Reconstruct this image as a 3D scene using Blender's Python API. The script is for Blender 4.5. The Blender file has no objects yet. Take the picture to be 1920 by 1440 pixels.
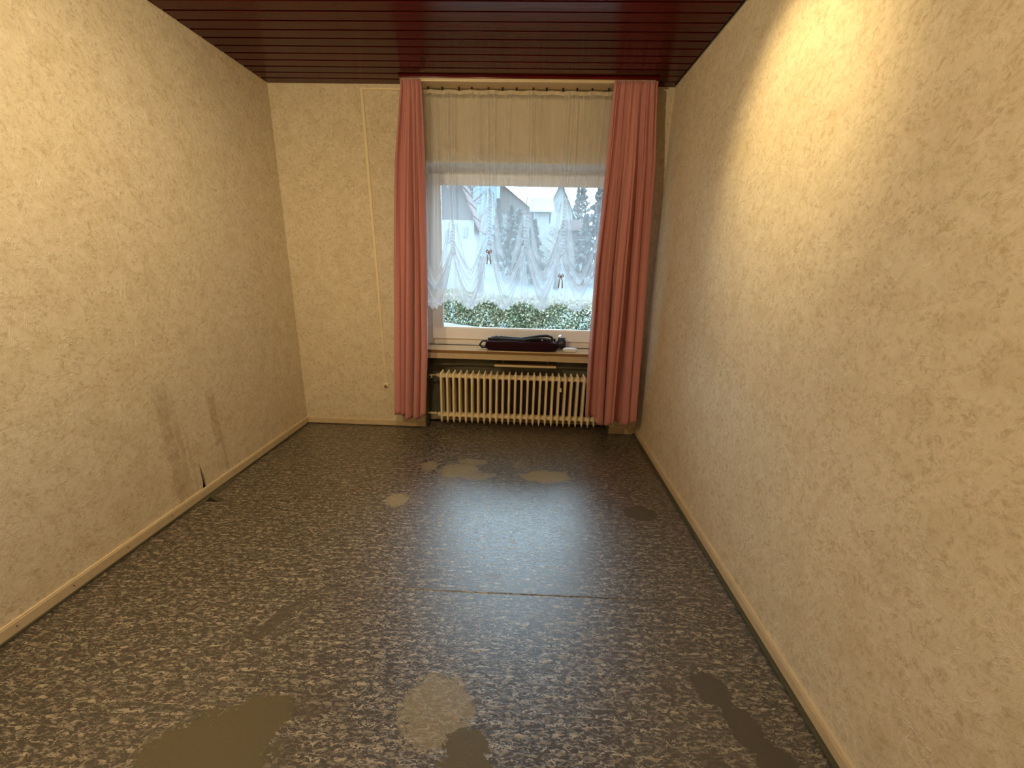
import bpy, bmesh, math, random
import numpy as np
from mathutils import Vector, Matrix
random.seed(7); rng = np.random.default_rng(7)
PI = math.pi
sc = bpy.context.scene
col = sc.collection

# ------------------------------------------------------------------ camera
W, H = 2.695, 2.45
F = 788.107
CAM = Vector((1.7929, -3.2192, 1.3279))
def cam_rot(yaw, pitch, roll):
    return Matrix.Rotation(yaw, 3, 'Z') @ Matrix.Rotation(pitch, 3, 'X') @ Matrix.Rotation(roll, 3, 'Y')
RC = cam_rot(0.0328, -0.2823, -0.0242)
cd = bpy.data.cameras.new('camera'); cam = bpy.data.objects.new('camera', cd); col.objects.link(cam)
cd.sensor_fit = 'HORIZONTAL'; cd.sensor_width = 36; cd.lens = F * 36 / 1920; cd.clip_start = .05; cd.clip_end = 500
cam.matrix_world = Matrix.Translation(CAM) @ (RC @ Matrix(((1, 0, 0), (0, 0, -1), (0, 1, 0)))).to_4x4()
sc.camera = cam
def at(u, v, y):                                   # point of the world plane y=const seen at photo pixel u, v (a ruler for the layout)
    d = RC @ Vector(((u - 960) / F, 1, (720 - v) / F))
    return CAM + d * ((y - CAM.y) / d.y)

# ------------------------------------------------------------------ world and lights
wd = bpy.data.worlds.new('sky'); sc.world = wd; wd.use_nodes = True
wn = wd.node_tree.nodes; wl = wd.node_tree.links
bg = wn['Background']; bg.inputs['Color'].default_value = (.60, .81, 1, 1); bg.inputs['Strength'].default_value = 14.0
sc.view_settings.view_transform = 'Standard'; sc.view_settings.look = 'None'
sc.view_settings.gamma = 1; sc.view_settings.use_curve_mapping = False; sc.view_settings.exposure = 0

def light(name, kind, loc, energy, color, **k):
    d = bpy.data.lights.new(name, kind); d.energy = energy; d.color = color
    for a, b in k.items():
        if a != 'target': setattr(d, a, b)
    o = bpy.data.objects.new(name, d); col.objects.link(o); o.location = loc
    if 'target' in k:
        o.rotation_euler = (Vector(k['target']) - Vector(loc)).to_track_quat('-Z', 'Y').to_euler()
    return o
WARM = (1, .76, .36)
# the room's ceiling lamp (a pair of spots) above the frame, then added fill
light('lamp_bulb_right', 'SPOT', (1.93, -1.56, 2.39), 52, WARM, target=(2.70, -1.50, 1.86), spot_size=1.15, spot_blend=.9, shadow_soft_size=.03)
light('lamp_bulb_left', 'SPOT', (1.30, -1.9, 2.30), 62, (1, .79, .46), target=(0, -1.35, .95), spot_size=2.2, spot_blend=1, shadow_soft_size=.03)
light('fill_light_middle', 'POINT', (1.25, -2.2, 2.38), 24, (1, .80, .44), shadow_soft_size=.03)  # added point light, general warm fill without a fixture
light('fill_light_rear', 'POINT', (.52, -3.2, 2.43), 82, (1, .80, .48), shadow_soft_size=.015)  # added unseen fill light under the ceiling, lifts the whole room
# daylight portal: only guides the sky light through the window
pd = bpy.data.lights.new('daylight_portal', 'AREA'); pd.shape = 'RECTANGLE'; pd.size = 1.5; pd.size_y = 1.35
pd.cycles.is_portal = True
po = bpy.data.objects.new('daylight_portal', pd); col.objects.link(po); po.location = (1.735, .40, 1.34); po.rotation_euler = (-PI/2, 0, 0)
sc.cycles.max_bounces = 8; sc.cycles.diffuse_bounces = 4; sc.cycles.transparent_max_bounces = 20
sc.cycles.caustics_reflective = False; sc.cycles.caustics_refractive = False
sc.cycles.use_denoising = True

# ------------------------------------------------------------------ material helpers
class NT:
    def __init__(s, name):
        s.m = bpy.data.materials.new(name); s.m.use_nodes = True
        s.t = s.m.node_tree; s.n = s.t.nodes; s.b = s.n['Principled BSDF']; s.out = s.n['Material Output']
        s.co = s.n.new('ShaderNodeTexCoord').outputs['Object']
    def L(s, a, b): s.t.links.new(a, b)
    def inp(s, sock, v):
        if isinstance(v, bpy.types.NodeSocket): s.L(v, sock)
        elif isinstance(v, (tuple, list)) and len(v) == 3 and sock.type == 'RGBA': sock.default_value = (*v, 1)
        else: sock.default_value = v
    def noise(s, scale, detail=3, rough=.5, dist=0, co=None, color=False):
        n = s.n.new('ShaderNodeTexNoise'); n.inputs['Scale'].default_value = scale; n.inputs['Detail'].default_value = detail
        n.inputs['Roughness'].default_value = rough; n.inputs['Distortion'].default_value = dist
        s.L(co if co is not None else s.co, n.inputs['Vector']); return n.outputs['Color' if color else 'Fac']
    def voro(s, scale, feat='F1', co=None, out='Distance', rand=1):
        n = s.n.new('ShaderNodeTexVoronoi'); n.feature = feat; n.inputs['Scale'].default_value = scale; n.inputs['Randomness'].default_value = rand
        s.L(co if co is not None else s.co, n.inputs['Vector']); return n.outputs[out]
    def map(s, scale=(1, 1, 1), rot=(0, 0, 0), loc=(0, 0, 0), co=None):
        n = s.n.new('ShaderNodeMapping'); n.inputs['Scale'].default_value = scale; n.inputs['Rotation'].default_value = rot; n.inputs['Location'].default_value = loc
        s.L(co if co is not None else s.co, n.inputs['Vector']); return n.outputs[0]
    def math(s, op, a, b=0, c=0, clamp=False):
        n = s.n.new('ShaderNodeMath'); n.operation = op; n.use_clamp = clamp
        s.inp(n.inputs[0], a); s.inp(n.inputs[1], b); s.inp(n.inputs[2], c); return n.outputs[0]
    def vmath(s, op, a, b):
        n = s.n.new('ShaderNodeVectorMath'); n.operation = op; s.inp(n.inputs[0], a); s.inp(n.inputs[1], b); return n.outputs[0]
    def ramp(s, fac, stops, interp='LINEAR'):
        n = s.n.new('ShaderNodeValToRGB'); s.L(fac, n.inputs[0]); r = n.color_ramp; r.interpolation = interp
        while len(r.elements) < len(stops): r.elements.new(.5)
        for e, (p, c) in zip(r.elements, stops):
            e.position = p; e.color = (c, c, c, 1) if not isinstance(c, tuple) else (*c, 1)
        return n.outputs[0]
    def mix(s, fac, a, b, mode='MIX'):
        n = s.n.new('ShaderNodeMix'); n.data_type = 'RGBA'; n.blend_type = mode
        s.inp(n.inputs[0], fac); s.inp(n.inputs[6], a); s.inp(n.inputs[7], b); return n.outputs[2]
    def bump(s, h, strength=.3, dist=.01, nrm=None):
        n = s.n.new('ShaderNodeBump'); n.inputs['Strength'].default_value = strength; n.inputs['Distance'].default_value = dist
        s.L(h, n.inputs['Height'])
        if nrm is not None: s.L(nrm, n.inputs['Normal'])
        return n.outputs[0]
    def set(s, color=None, rough=None, metal=None, normal=None, **k):
        if color is not None: s.inp(s.b.inputs['Base Color'], color)
        if rough is not None: s.inp(s.b.inputs['Roughness'], rough)
        if metal is not None: s.inp(s.b.inputs['Metallic'], metal)
        if normal is not None: s.L(normal, s.b.inputs['Normal'])
        for a, v in k.items(): s.inp(s.b.inputs[a], v)
        return s.m
    def sep(s, co=None):
        n = s.n.new('ShaderNodeSeparateXYZ'); s.L(co if co is not None else s.co, n.inputs[0]); return n.outputs

def plain(name, color, rough=.6, metal=0, spec=.5, var=.08, vs=20, bump=0):
    t = NT(name); n = t.noise(vs, 4)
    f = t.ramp(n, [(.25, 1 - var), (.75, 1 + 0 * var)])
    c = t.mix(1, color, f, 'MULTIPLY')
    kw = {'Specular IOR Level': spec}
    if bump: return t.set(c, rough, metal, t.bump(t.noise(vs * 8, 3), bump, .003), **kw)
    return t.set(c, rough, metal, **kw)

def wallpaper(name, stains=False):
    t = NT(name)
    g = t.co
    a = t.noise(24, 6, .70, 1.2); b = t.noise(64, 5, .7, .8)
    f1 = t.ramp(a, [(.42, 0), (.60, 1)]); f2 = t.ramp(b, [(.44, 0), (.58, 1)])
    fl = t.math('MULTIPLY', f1, f2)
    c = t.mix(t.math('MULTIPLY', fl, .68), (.67, .575, .425), (.40, .30, .17))
    c = t.mix(t.math('MULTIPLY', t.ramp(t.noise(26, 6, .7, 1.5, t.map(loc=(5, 3, 9))), [(.52, 0), (.64, 1)]), .5), c, (.76, .67, .53))
    c = t.mix(t.math('MULTIPLY', t.ramp(t.noise(9, 5, .65, .8, t.map(loc=(1, 4, 2))), [(.45, 0), (.66, 1)]), .34), c, (.47, .36, .21))
    # crumpled-paper creases: thin ridges
    def ridge(sc_, wd_, dist, loc):
        return t.ramp(t.math('ABSOLUTE', t.math('SUBTRACT', t.noise(sc_, 4, .55, dist, t.map(loc=loc)), .5)), [(0, 1), (wd_, 0)])
    gate = t.ramp(t.noise(7, 3, co=t.map(loc=(2, 8, 1))), [(.50, 0), (.58, 1)])
    gate2 = t.ramp(t.noise(9, 3, co=t.map(loc=(6, 2, 5))), [(.46, 0), (.56, 1)])
    cr = t.math('MAXIMUM', t.math('MULTIPLY', ridge(4.5, .010, 1.2, (0, 0, 0)), gate), t.math('MULTIPLY', ridge(11, .022, .8, (7, 1, 3)), t.math('MULTIPLY', gate2, .7)))
    c = t.mix(t.math('MULTIPLY', cr, .40), c, (.80, .72, .58))
    if stains:
        x, y, z = t.sep()
        def streak(yc, half, z0, z1, k, lean):
            yy = t.math('ADD', t.math('SUBTRACT', y, yc), t.math('MULTIPLY', t.math('SUBTRACT', z, .2), lean))
            yy = t.math('ADD', yy, t.math('MULTIPLY', t.math('SUBTRACT', t.noise(9, 4), .5), .05))
            d = t.math('ABSOLUTE', yy)
            m = t.ramp(t.math('DIVIDE', d, half), [(.55, 1), (1, 0)])
            mz = t.ramp(z, [(max(0, z0 - .02), 0), (z0, 1), (z1 - .1, 1), (z1, 0)])
            return t.math('MULTIPLY', t.math('MULTIPLY', m, mz), k)
        s_ = streak(-1.30, .045, .0, .73, .75, .02)
        for a_ in ((-1.245, .022, .0, .66, .6, .02), (-1.20, .012, 0, .5, .4, .02), (-.985, .035, .26, .61, .95, .02), (-.965, .018, 0, .40, .7, .02), (-1.33, .015, .3, .60, .5, .02), (-1.27, .02, 0, .40, .5, -.05)):
            s_ = t.math('MAXIMUM', s_, streak(*a_))
        s_ = t.math('MULTIPLY', s_, t.ramp(t.noise(25, 5, .7), [(.35, .15), (.62, 1)]))
        c = t.mix(t.math('MULTIPLY', s_, .95), c, (.38, .29, .175))
    h = t.math('ADD', t.math('MULTIPLY', cr, .30), t.math('ADD', t.math('MULTIPLY', a, .8), t.math('MULTIPLY', t.noise(70, 4, .7), .4)))
    return t.set(c, .75, 0, t.bump(h, .55, .006), **{'Specular IOR Level': .25})

M = {}
M['paper'] = wallpaper('cream_wallpaper'); M['paper_stained'] = wallpaper('cream_wallpaper_stained', True)
M['base'] = plain('cream_painted_wood', (.60, .47, .30), .45, var=.15)
M['lip'] = plain('pale_wood_lip', (.70, .56, .36), .4, var=.1)
M['edge_strip'] = plain('olive_carpet_edge', (.085, .075, .04), .6, var=.3, vs=60)
M['plaster_dark'] = plain('dark_plaster', (.03, .02, .015), .9, var=.3)
M['dark'] = plain('dark_gap', (.012, .008, .006), .8)
M['niche'] = plain('grey_green_insulation_foil', (.19, .185, .13), .55, var=.35, vs=9)
M['rad'] = plain('cream_radiator_enamel', (.93, .78, .52), .32, var=.08, vs=14)
M['upvc'] = plain('white_window_plastic', (.90, .82, .75), .4, var=.05)
M['reveal'] = plain('white_reveal', (.80, .74, .66), .6, var=.08)
M['sill'] = plain('beige_stone_sill', (.74, .58, .38), .22, var=.14, vs=30)
M['sill_edge'] = plain('brown_sill_edge', (.28, .14, .045), .4, var=.3, vs=40)
M['cable'] = plain('cream_cable_duct', (.80, .66, .42), .5)
M['brass'] = plain('aged_brass', (.45, .30, .10), .35, .8)
M['black'] = plain('black_plastic', (.012, .011, .012), .35)
M['strap'] = plain('black_webbing', (.014, .012, .013), .7, bump=.3, vs=60)
M['silver'] = plain('brushed_silver', (.75, .76, .78), .3, .9)
M['whiteplastic'] = plain('white_gloss_plastic', (.90, .93, .97), .2)
M['greyline'] = plain('grey_seam', (.28, .29, .31), .4)

# ceiling boards: dark red mahogany with satin varnish
t = NT('mahogany_board'); g = t.map((1.2, 30, 30)); gr = t.noise(4, 6, .6, .6, g)
oi = t.n.new('ShaderNodeObjectInfo').outputs['Random']
c = t.ramp(gr, [(.3, (.052, .0035, .0025)), (.7, (.115, .009, .006))])
c = t.mix(1, c, t.ramp(oi, [(0, .8), (1, 1.1)]), 'MULTIPLY')
M['mahogany'] = t.set(c, .19, 0, t.bump(gr, .04, .001), **{'Specular IOR Level': .17})

# carpet: dark brown flat weave with pale squiggles in rows, glossy coat, smooth glue residue
t = NT('brown_flecked_carpet')
x, y, z = t.sep()
n1 = t.noise(52, 2.5, .55, 1.6, t.map((.8, 1.7, 1)))
worm = t.ramp(t.math('ABSOLUTE', t.math('SUBTRACT', n1, .5)), [(.012, 1), (.042, 0)])
n2 = t.noise(60, 3, .6, .9, t.map((.75, 1.8, 1), loc=(3.1, 7.7, 0)))
spot = t.ramp(n2, [(.535, 0), (.575, 1)])
rows = t.ramp(t.math('SINE', t.math('ADD', t.math('MULTIPLY', y, 2 * PI / .030), t.math('MULTIPLY', t.noise(9, 3), 9))), [(0, .62), (.7, 1)])
patch = t.ramp(t.noise(26, 3, .6, co=t.map((.8, 1.3, 1))), [(.36, .25), (.54, 1)])
fleck = t.math('MULTIPLY', t.math('MULTIPLY', t.math('MAXIMUM', t.math('MULTIPLY', worm, t.ramp(n2, [(.42, .08), (.5, 1)])), t.math('MULTIPLY', spot, .85)), rows), patch)
base = t.mix(t.noise(140, 3, .7), (.010, .007, .005), (.050, .036, .022))
base = t.mix(t.ramp(t.noise(30, 4, .6, co=t.map(loc=(9, 2, 4))), [(.55, 0), (.7, .5)]), base, (.085, .035, .03))
cc = t.mix(t.math('MULTIPLY', fleck, .80), base, (.50, .42, .29))
wob = t.math('SUBTRACT', t.noise(16, 5, .65), .5); wob2 = t.math('SUBTRACT', t.noise(70, 3, .6), .5)
wob = t.math('ADD', t.math('MULTIPLY', wob, 1.0), t.math('MULTIPLY', wob2, .7))
BL = {  # far pale blobs, near olive blobs, near brown blobs
 'pale': [(1.08, -1.11, .072, .070, 0, .9), (1.37, -.73, .13, .10, .3, .8), (1.45, -.60, .10, .05, 0, .7), (1.50, -.80, .11, .05, .2, .7), (1.17, -.68, .055, .07, 0, .7), (1.94, -.765, .165, .082, .03, 1),
          (1.78, -.62, .06, .06, 0, .4), (1.55, -2.265, .115, .125, 0, .62), (1.33, -.88, .06, .05, 0, .3)],
 'olive': [(.94, -2.44, .19, .16, .2, 1), (1.03, -2.33, .10, .09, 0, 1), (1.665, -2.44, .085, .095, 0, 1), (1.66, -2.36, .07, .05, 0, 1)],
 'brown': [(2.455, -1.14, .10, .075, 0, .9), (2.43, -2.15, .062, .062, .4, 1), (2.49, -2.27, .05, .09, .35, 1), (2.53, -2.38, .055, .09, .1, 1), (2.30, -2.15, .03, .03, 0, .6), (2.36, -2.40, .045, .06, 0, .8), (2.40, -1.985, .035, .03, 0, .6),
           (.88, -1.97, .035, .11, -.35, .8), (.95, -1.87, .022, .06, -.4, .6), (.80, -2.06, .02, .05, -.2, .5), (1.16, -2.27, .06, .05, 0, .55), (1.15, -2.40, .05, .04, 0, .5), (2.28, -1.02, .07, .035, 0, .35), (.60, -1.45, .03, .03, 0, .3)],
 'rust': [(1.69, -1.685, .03, .018, 0, .55), (1.64, -1.655, .02, .01, 0, .4), (1.10, -.94, .02, .012, 0, .5), (2.02, -1.19, .015, .01, 0, .4)]}
mats = {'pale': (.31, .26, .155), 'olive': (.10, .078, .034), 'brown': (.070, .053, .034), 'rust': (.16, .08, .04)}
allm = None
grain = t.ramp(t.noise(160, 2, .6), [(.3, .82), (.7, 1)])
for k, lst in BL.items():                                # the blobs' outlines ride on the carpet mesh as attributes (see carpet())
    at_ = t.n.new('ShaderNodeAttribute'); at_.attribute_name = 'residue_' + k
    ak_ = t.n.new('ShaderNodeAttribute'); ak_.attribute_name = 'strength_' + k
    mk = t.math('MULTIPLY', t.ramp(t.math('ADD', at_.outputs['Fac'], t.math('MULTIPLY', wob, 1.25)), [(.90, 1), (1.0, 0)]), ak_.outputs['Fac'])
    cc = t.mix(mk, cc, t.mix(1, mats[k], grain, 'MULTIPLY'))
    allm = mk if allm is None else t.math('MAXIMUM', allm, mk)
hgt = t.math('MULTIPLY', t.math('ADD', t.math('MULTIPLY', fleck, .7), t.math('MULTIPLY', t.noise(150, 3, .7), .7)), t.math('SUBTRACT', 1, t.math('MULTIPLY', allm, .85)))
cbn = t.bump(hgt, .22, .004)
t.L(cbn, t.b.inputs['Coat Normal'])
M['carpet'] = t.set(cc, .6, 0, t.bump(hgt, .35, .004), **{'Specular IOR Level': .25, 'Coat Weight': t.math('SUBTRACT', 1, t.math('MULTIPLY', allm, .45)), 'Coat Roughness': .335, 'Coat IOR': 1.95})

# fabrics
def fabric(name, colr, weave=700, trans=.12):
    t = NT(name)
    n = t.noise(220, 3, .7); f = t.ramp(n, [(.3, .82), (.7, 1.05)])
    c = t.mix(1, colr, f, 'MULTIPLY'); nb = t.bump(t.noise(420, 2), .25, .001)
    t.set(c, .72, 0, nb, **{'Sheen Weight': .5, 'Sheen Roughness': .4, 'Specular IOR Level': .3})
    tr = t.n.new('ShaderNodeBsdfTranslucent'); t.L(c, tr.inputs[0])
    mx = t.n.new('ShaderNodeMixShader'); mx.inputs[0].default_value = trans
    t.L(t.b.outputs[0], mx.inputs[1]); t.L(tr.outputs[0], mx.inputs[2]); t.L(mx.outputs[0], t.out.inputs[0])
    return t.m
M['drape'] = fabric('dusty_rose_drape', (.62, .265, .25))
def sheer(name, colr, opa, holes=None, ruche=False):
    t = NT(name)
    df = t.n.new('ShaderNodeBsdfDiffuse'); tl = t.n.new('ShaderNodeBsdfTranslucent'); tp = t.n.new('ShaderNodeBsdfTransparent')
    t.inp(df.inputs[0], colr); t.inp(tl.inputs[0], colr)
    m1 = t.n.new('ShaderNodeMixShader'); m1.inputs[0].default_value = .5; t.L(df.outputs[0], m1.inputs[1]); t.L(tl.outputs[0], m1.inputs[2])
    lw = t.n.new('ShaderNodeLayerWeight'); lw.inputs[0].default_value = .5
    fac = t.math('ADD', opa, t.math('MULTIPLY', t.math('POWER', lw.outputs['Facing'], 2), .65), clamp=True)
    if holes == 'lace':
        v = t.voro(60, 'F1', t.map((1, .2, 1))); ring = t.ramp(v, [(.22, 0), (.30, 1), (.55, 1), (.7, .35)])
        v2 = t.voro(24, 'F1', t.map((1, .2, 1), loc=(3, 0, 1))); petal = t.ramp(v2, [(.28, 1), (.36, 0)])
        fac = t.math('MULTIPLY_ADD', t.math('MAXIMUM', t.math('MULTIPLY', ring, .5), petal), .5, t.math('MULTIPLY', fac, .5), clamp=True)
    m2 = t.n.new('ShaderNodeMixShader'); t.L(fac, m2.inputs[0]); t.L(tp.outputs[0], m2.inputs[1]); t.L(m1.outputs[0], m2.inputs[2])
    t.L(m2.outputs[0], t.out.inputs[0]); t.n.remove(t.b)
    return t.m
NETC = (.80, .82, .86)
M['net'] = sheer('white_sheer_net', NETC, .32); M['swag'] = sheer('white_sheer_net_folded', NETC, .42)
M['ruche'] = sheer('gathered_net', NETC, .48); M['lace'] = sheer('white_lace', (.88, .86, .88), .30, 'lace'); M['header'] = sheer('net_header_tape', (.80, .72, .58), .92)

def glass():
    t = NT('window_glass'); t.n.remove(t.b)
    tp = t.n.new('ShaderNodeBsdfTransparent'); tp.inputs[0].default_value = (.94, .97, .96, 1)
    gl = t.n.new('ShaderNodeBsdfGlossy'); gl.inputs['Roughness'].default_value = .02
    fr = t.n.new('ShaderNodeFresnel'); fr.inputs[0].default_value = 1.5
    m = t.n.new('ShaderNodeMixShader'); t.L(t.math('MULTIPLY', fr.outputs[0], .9), m.inputs[0]); t.L(tp.outputs[0], m.inputs[1]); t.L(gl.outputs[0], m.inputs[2]); t.L(m.outputs[0], t.out.inputs[0])
    return t.m
M['glass'] = glass()
# outdoors
def leafy(name, stops, scale=3):
    t = NT(name); n = t.noise(scale, 4, .7); n2 = t.noise(scale * 14, 2, .8)
    return t.set(t.ramp(t.math('ADD', t.math('MULTIPLY', n, .55), t.math('MULTIPLY', n2, .45)), stops), .6)
M['hedge'] = leafy('frosted_hedge_leaves', [(.38, (.03, .045, .02)), (.45, (.065, .095, .04)), (.50, (.15, .10, .055)), (.55, (.12, .155, .085)), (.60, (.32, .35, .33))], 1.0)
M['conifer'] = leafy('blue_green_needles', [(.3, (.02, .03, .03)), (.6, (.048, .062, .065)), (.75, (.11, .136, .143))], 2)
M['twig'] = plain('bare_twigs', (0.0816, 0.0680, 0.0612), .8)
t = NT('frosty_ground')
c = t.mix(t.ramp(t.noise(2.2, 6, .7), [(.4, 0), (.6, 1)]), (.075, .095, .07), (.25, .275, .275)); M['frost'] = t.set(c, .8)
t = NT('wet_asphalt'); M['asphalt'] = t.set(t.mix(t.noise(3, 5), (.055, .065, .08), (.08, .095, .11)), .55)
M['white_render'] = plain('white_render', (0.1632, 0.1700, 0.1700), .8, vs=1)
M['blue_render'] = plain('pale_blue_render', (0.1088, 0.1530, 0.1836), .8, vs=1)
M['grey_clad'] = plain('dark_grey_cladding', (0.0374, 0.0340, 0.0374), .7, vs=2)
M['brown_clad'] = plain('weathered_brown_boards', (0.0680, 0.0578, 0.0578), .7, vs=2)
M['tile'] = plain('frosted_roof_tiles', (0.1632, 0.1768, 0.1904), .6, vs=2)
M['tile_dark'] = plain('dark_roof_tiles', (0.0884, 0.0680, 0.0680), .9, vs=2, spec=.1)
M['stone'] = plain('grey_stone_wall', (0.0952, 0.0986, 0.0986), .8, var=.4, vs=3)
M['pane_dark'] = plain('dark_window_glass', (.08, .10, .13), .15)

# ------------------------------------------------------------------ mesh helpers
def link(name, me, parent=None, mat=None, smooth=False):
    o = bpy.data.objects.new(name, me); col.objects.link(o)
    if mat is not None and not me.materials: me.materials.append(M[mat] if isinstance(mat, str) else mat)
    if smooth:
        me.polygons.foreach_set('use_smooth', [True] * len(me.polygons))
    if parent is not None: o.parent = parent
    return o
def obj(name, bm, mat, parent=None, smooth=False):
    me = bpy.data.meshes.new(name); bm.to_mesh(me); bm.free(); return link(name, me, parent, mat, smooth)
def pyobj(name, vs, fs, mat, parent=None, smooth=False):
    me = bpy.data.meshes.new(name); me.from_pydata([tuple(v) for v in vs], [], fs); me.update(); return link(name, me, parent, mat, smooth)
def empty(name, loc=(0, 0, 0)):
    o = bpy.data.objects.new(name, None); col.objects.link(o); o.location = loc; o.empty_display_size = .1; return o
def tag(o, label=None, cat=None, group=None, kind=None):
    if label: o['label'] = label
    if cat: o['category'] = cat
    if group: o['group'] = group
    if kind: o['kind'] = kind
    return o
def box(bm, x0, x1, y0, y1, z0, z1, bev=0):
    r = bmesh.ops.create_cube(bm, size=1)
    for v in r['verts']:
        v.co = Vector((x0 + (v.co.x + .5) * (x1 - x0), y0 + (v.co.y + .5) * (y1 - y0), z0 + (v.co.z + .5) * (z1 - z0)))
    if bev:
        es = list({e for v in r['verts'] for e in v.link_edges})
        bmesh.ops.bevel(bm, geom=es, offset=bev, segments=2, affect='EDGES', profile=.7)
def boxes(name, lst, mat, parent=None, bev=0):
    bm = bmesh.new()
    for b in lst: box(bm, *b, bev=bev)
    return obj(name, bm, mat, parent)
def tube(bm, pts, rad, n=10, cap=True, flat=(1, 1)):
    pts = [Vector(p) for p in pts]
    if not hasattr(rad, '__len__'): rad = [rad] * len(pts)
    rings = []; up0 = None
    for i, p in enumerate(pts):
        d = (pts[min(i + 1, len(pts) - 1)] - pts[max(i - 1, 0)]).normalized()
        if up0 is None:
            up0 = Vector((0, 1, 0)) if abs(d.y) < .9 else Vector((1, 0, 0))
        a = (up0 - d * up0.dot(d)).normalized(); b = d.cross(a); up0 = a
        rings.append([bm.verts.new(p + a * math.cos(2 * PI * k / n) * rad[i] * flat[0] + b * math.sin(2 * PI * k / n) * rad[i] * flat[1]) for k in range(n)])
    for r, s in zip(rings, rings[1:]):
        for k in range(n): bm.faces.new((r[k], r[(k + 1) % n], s[(k + 1) % n], s[k]))
    if cap:
        bm.faces.new(rings[0][::-1]); bm.faces.new(rings[-1])
def tubeobj(name, pts, rad, mat, parent=None, n=10, flat=(1, 1)):
    bm = bmesh.new(); tube(bm, pts, rad, n, flat=flat); return obj(name, bm, mat, parent, True)
def grid(name, fn, nu, nv, mat, parent=None, solid=0):
    vs = [fn(i / nu, j / nv) for j in range(nv + 1) for i in range(nu + 1)]
    fs = [(j * (nu + 1) + i, j * (nu + 1) + i + 1, (j + 1) * (nu + 1) + i + 1, (j + 1) * (nu + 1) + i) for j in range(nv) for i in range(nu)]
    o = pyobj(name, vs, fs, mat, parent, True)
    if solid:
        m = o.modifiers.new('thickness', 'SOLIDIFY'); m.thickness = solid; m.offset = 0
    return o
def prism(bm, pts, d):                                   # polygon pts extruded by vector d
    a = [bm.verts.new(p) for p in pts]; b = [bm.verts.new(Vector(p) + Vector(d)) for p in pts]
    bm.faces.new(a); bm.faces.new(b[::-1])
    for i in range(len(a)):
        j = (i + 1) % len(a); bm.faces.new((a[j], a[i], b[i], b[j]))
    bmesh.ops.recalc_face_normals(bm, faces=bm.faces)

# ------------------------------------------------------------------ room shell
YF = -4.40                                                # wall behind the camera
XL, XR = -.012, W + .012
fl = boxes('floor', [(XL - .12, XR + .12, YF - .12, .38, -.14, -.006)], 'dark'); tag(fl, kind='structure')
YS = -1.775
def carpet(name, y0, y1):
    nx, ny = 220, int((y1 - y0) / .0125)
    X, Y = np.meshgrid(np.linspace(XL, XR, nx + 1), np.linspace(y0, y1, ny + 1)); X = X.ravel(); Y = Y.ravel()
    idx = np.arange((nx + 1) * (ny + 1)).reshape(ny + 1, nx + 1)
    q = np.stack([idx[:-1, :-1], idx[:-1, 1:], idx[1:, 1:], idx[1:, :-1]], -1).reshape(-1, 4)
    me = bpy.data.meshes.new(name); me.from_pydata(np.stack([X, Y, 0 * X], 1).tolist(), [], q.tolist())
    for k, lst in BL.items():
        d = np.full(len(X), 3.0); st = np.zeros(len(X))
        for cx, cy, rx, ry, rot, kk in lst:
            u = (X - cx) * math.cos(rot) + (Y - cy) * math.sin(rot); v = -(X - cx) * math.sin(rot) + (Y - cy) * math.cos(rot)
            e = np.sqrt((u / rx) ** 2 + (v / ry) ** 2); st = np.where(e < d, kk, st); d = np.minimum(d, e)
        for nm, val in (('residue_', d), ('strength_', st)):
            at_ = me.attributes.new(nm + k, 'FLOAT', 'POINT'); at_.data.foreach_set('value', val.astype(np.float32))
    return link(name, me, fl, 'carpet')
carpet('carpet_panel', YF, YS - .0002); carpet('carpet_panel', YS + .0002, .185)
# slightly lifted seam between the two carpet lengths
bm = bmesh.new(); n = 60
for s, (dz, dy) in enumerate(((.0, -.006), (.0035, -.001), (.0022, .002), (0, .006))): pass
rows_ = []
for i in range(n + 1):
    xx = .85 + (2.35 - .85) * i / n; a = math.sin(PI * i / n) ** .5
    rows_.append([bm.verts.new((xx, YS + dy + .004 * math.sin(xx * 3), .0004 + dz * a)) for dy, dz in ((-.006, 0), (-.0015, .0022), (.0015, .0020), (.002, -.001))])
for r, s in zip(rows_, rows_[1:]):
    for k in range(3): bm.faces.new((r[k], s[k], s[k + 1], r[k + 1]))
obj('carpet_seam', bm, 'carpet', fl, True)

# left wall with a torn slit in the paper above the skirting
bm = bmesh.new()
zt = H + .05
T0, T1 = at(379, 918, 0), None
def lw(u, v):                                            # where a photo pixel meets the left wall
    d = RC @ Vector(((u - 960) / F, 1, (720 - v) / F)); return CAM + d * ((XL - CAM.x) / d.x)
def fw(u, v, z=0):                                       # where it meets the floor
    d = RC @ Vector(((u - 960) / F, 1, (720 - v) / F)); return CAM + d * ((z - CAM.z) / d.z)
ta, tb, tc, td = lw(381, 925), lw(380.5, 903), lw(372.5, 867), lw(390, 916)
tm1, tm2 = lw(376, 885), lw(383, 893)
outl = [(YF, 0), (ta.y, 0), (ta.y, ta.z), (tb.y, tb.z), (tm1.y, tm1.z), (tc.y, tc.z), (tm2.y, tm2.z), (td.y, td.z), (td.y, 0), (.38, 0), (.38, zt), (YF, zt)]
prism(bm, [(XL, y_, z_) for y_, z_ in outl], (-.012, 0, 0))
wl_ = obj('wall_left', bm, 'paper_stained'); tag(wl_, kind='structure')
boxes('plaster', [(XL - .13, XL - .055, YF, .38, 0, zt)], 'plaster_dark', wl_)
wr_ = boxes('wall_right', [(XR, XR + .13, YF, .38, 0, zt)], 'paper'); tag(wr_, kind='structure')
wf_ = boxes('wall_front', [(XL - .13, XR + .13, YF - .13, YF, 0, zt)], 'paper'); tag(wf_, kind='structure')
NX0, NX1 = .982, 2.487                                    # window and radiator niche
ZF0, ZF1, ZS = .587, .640, .660
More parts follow.
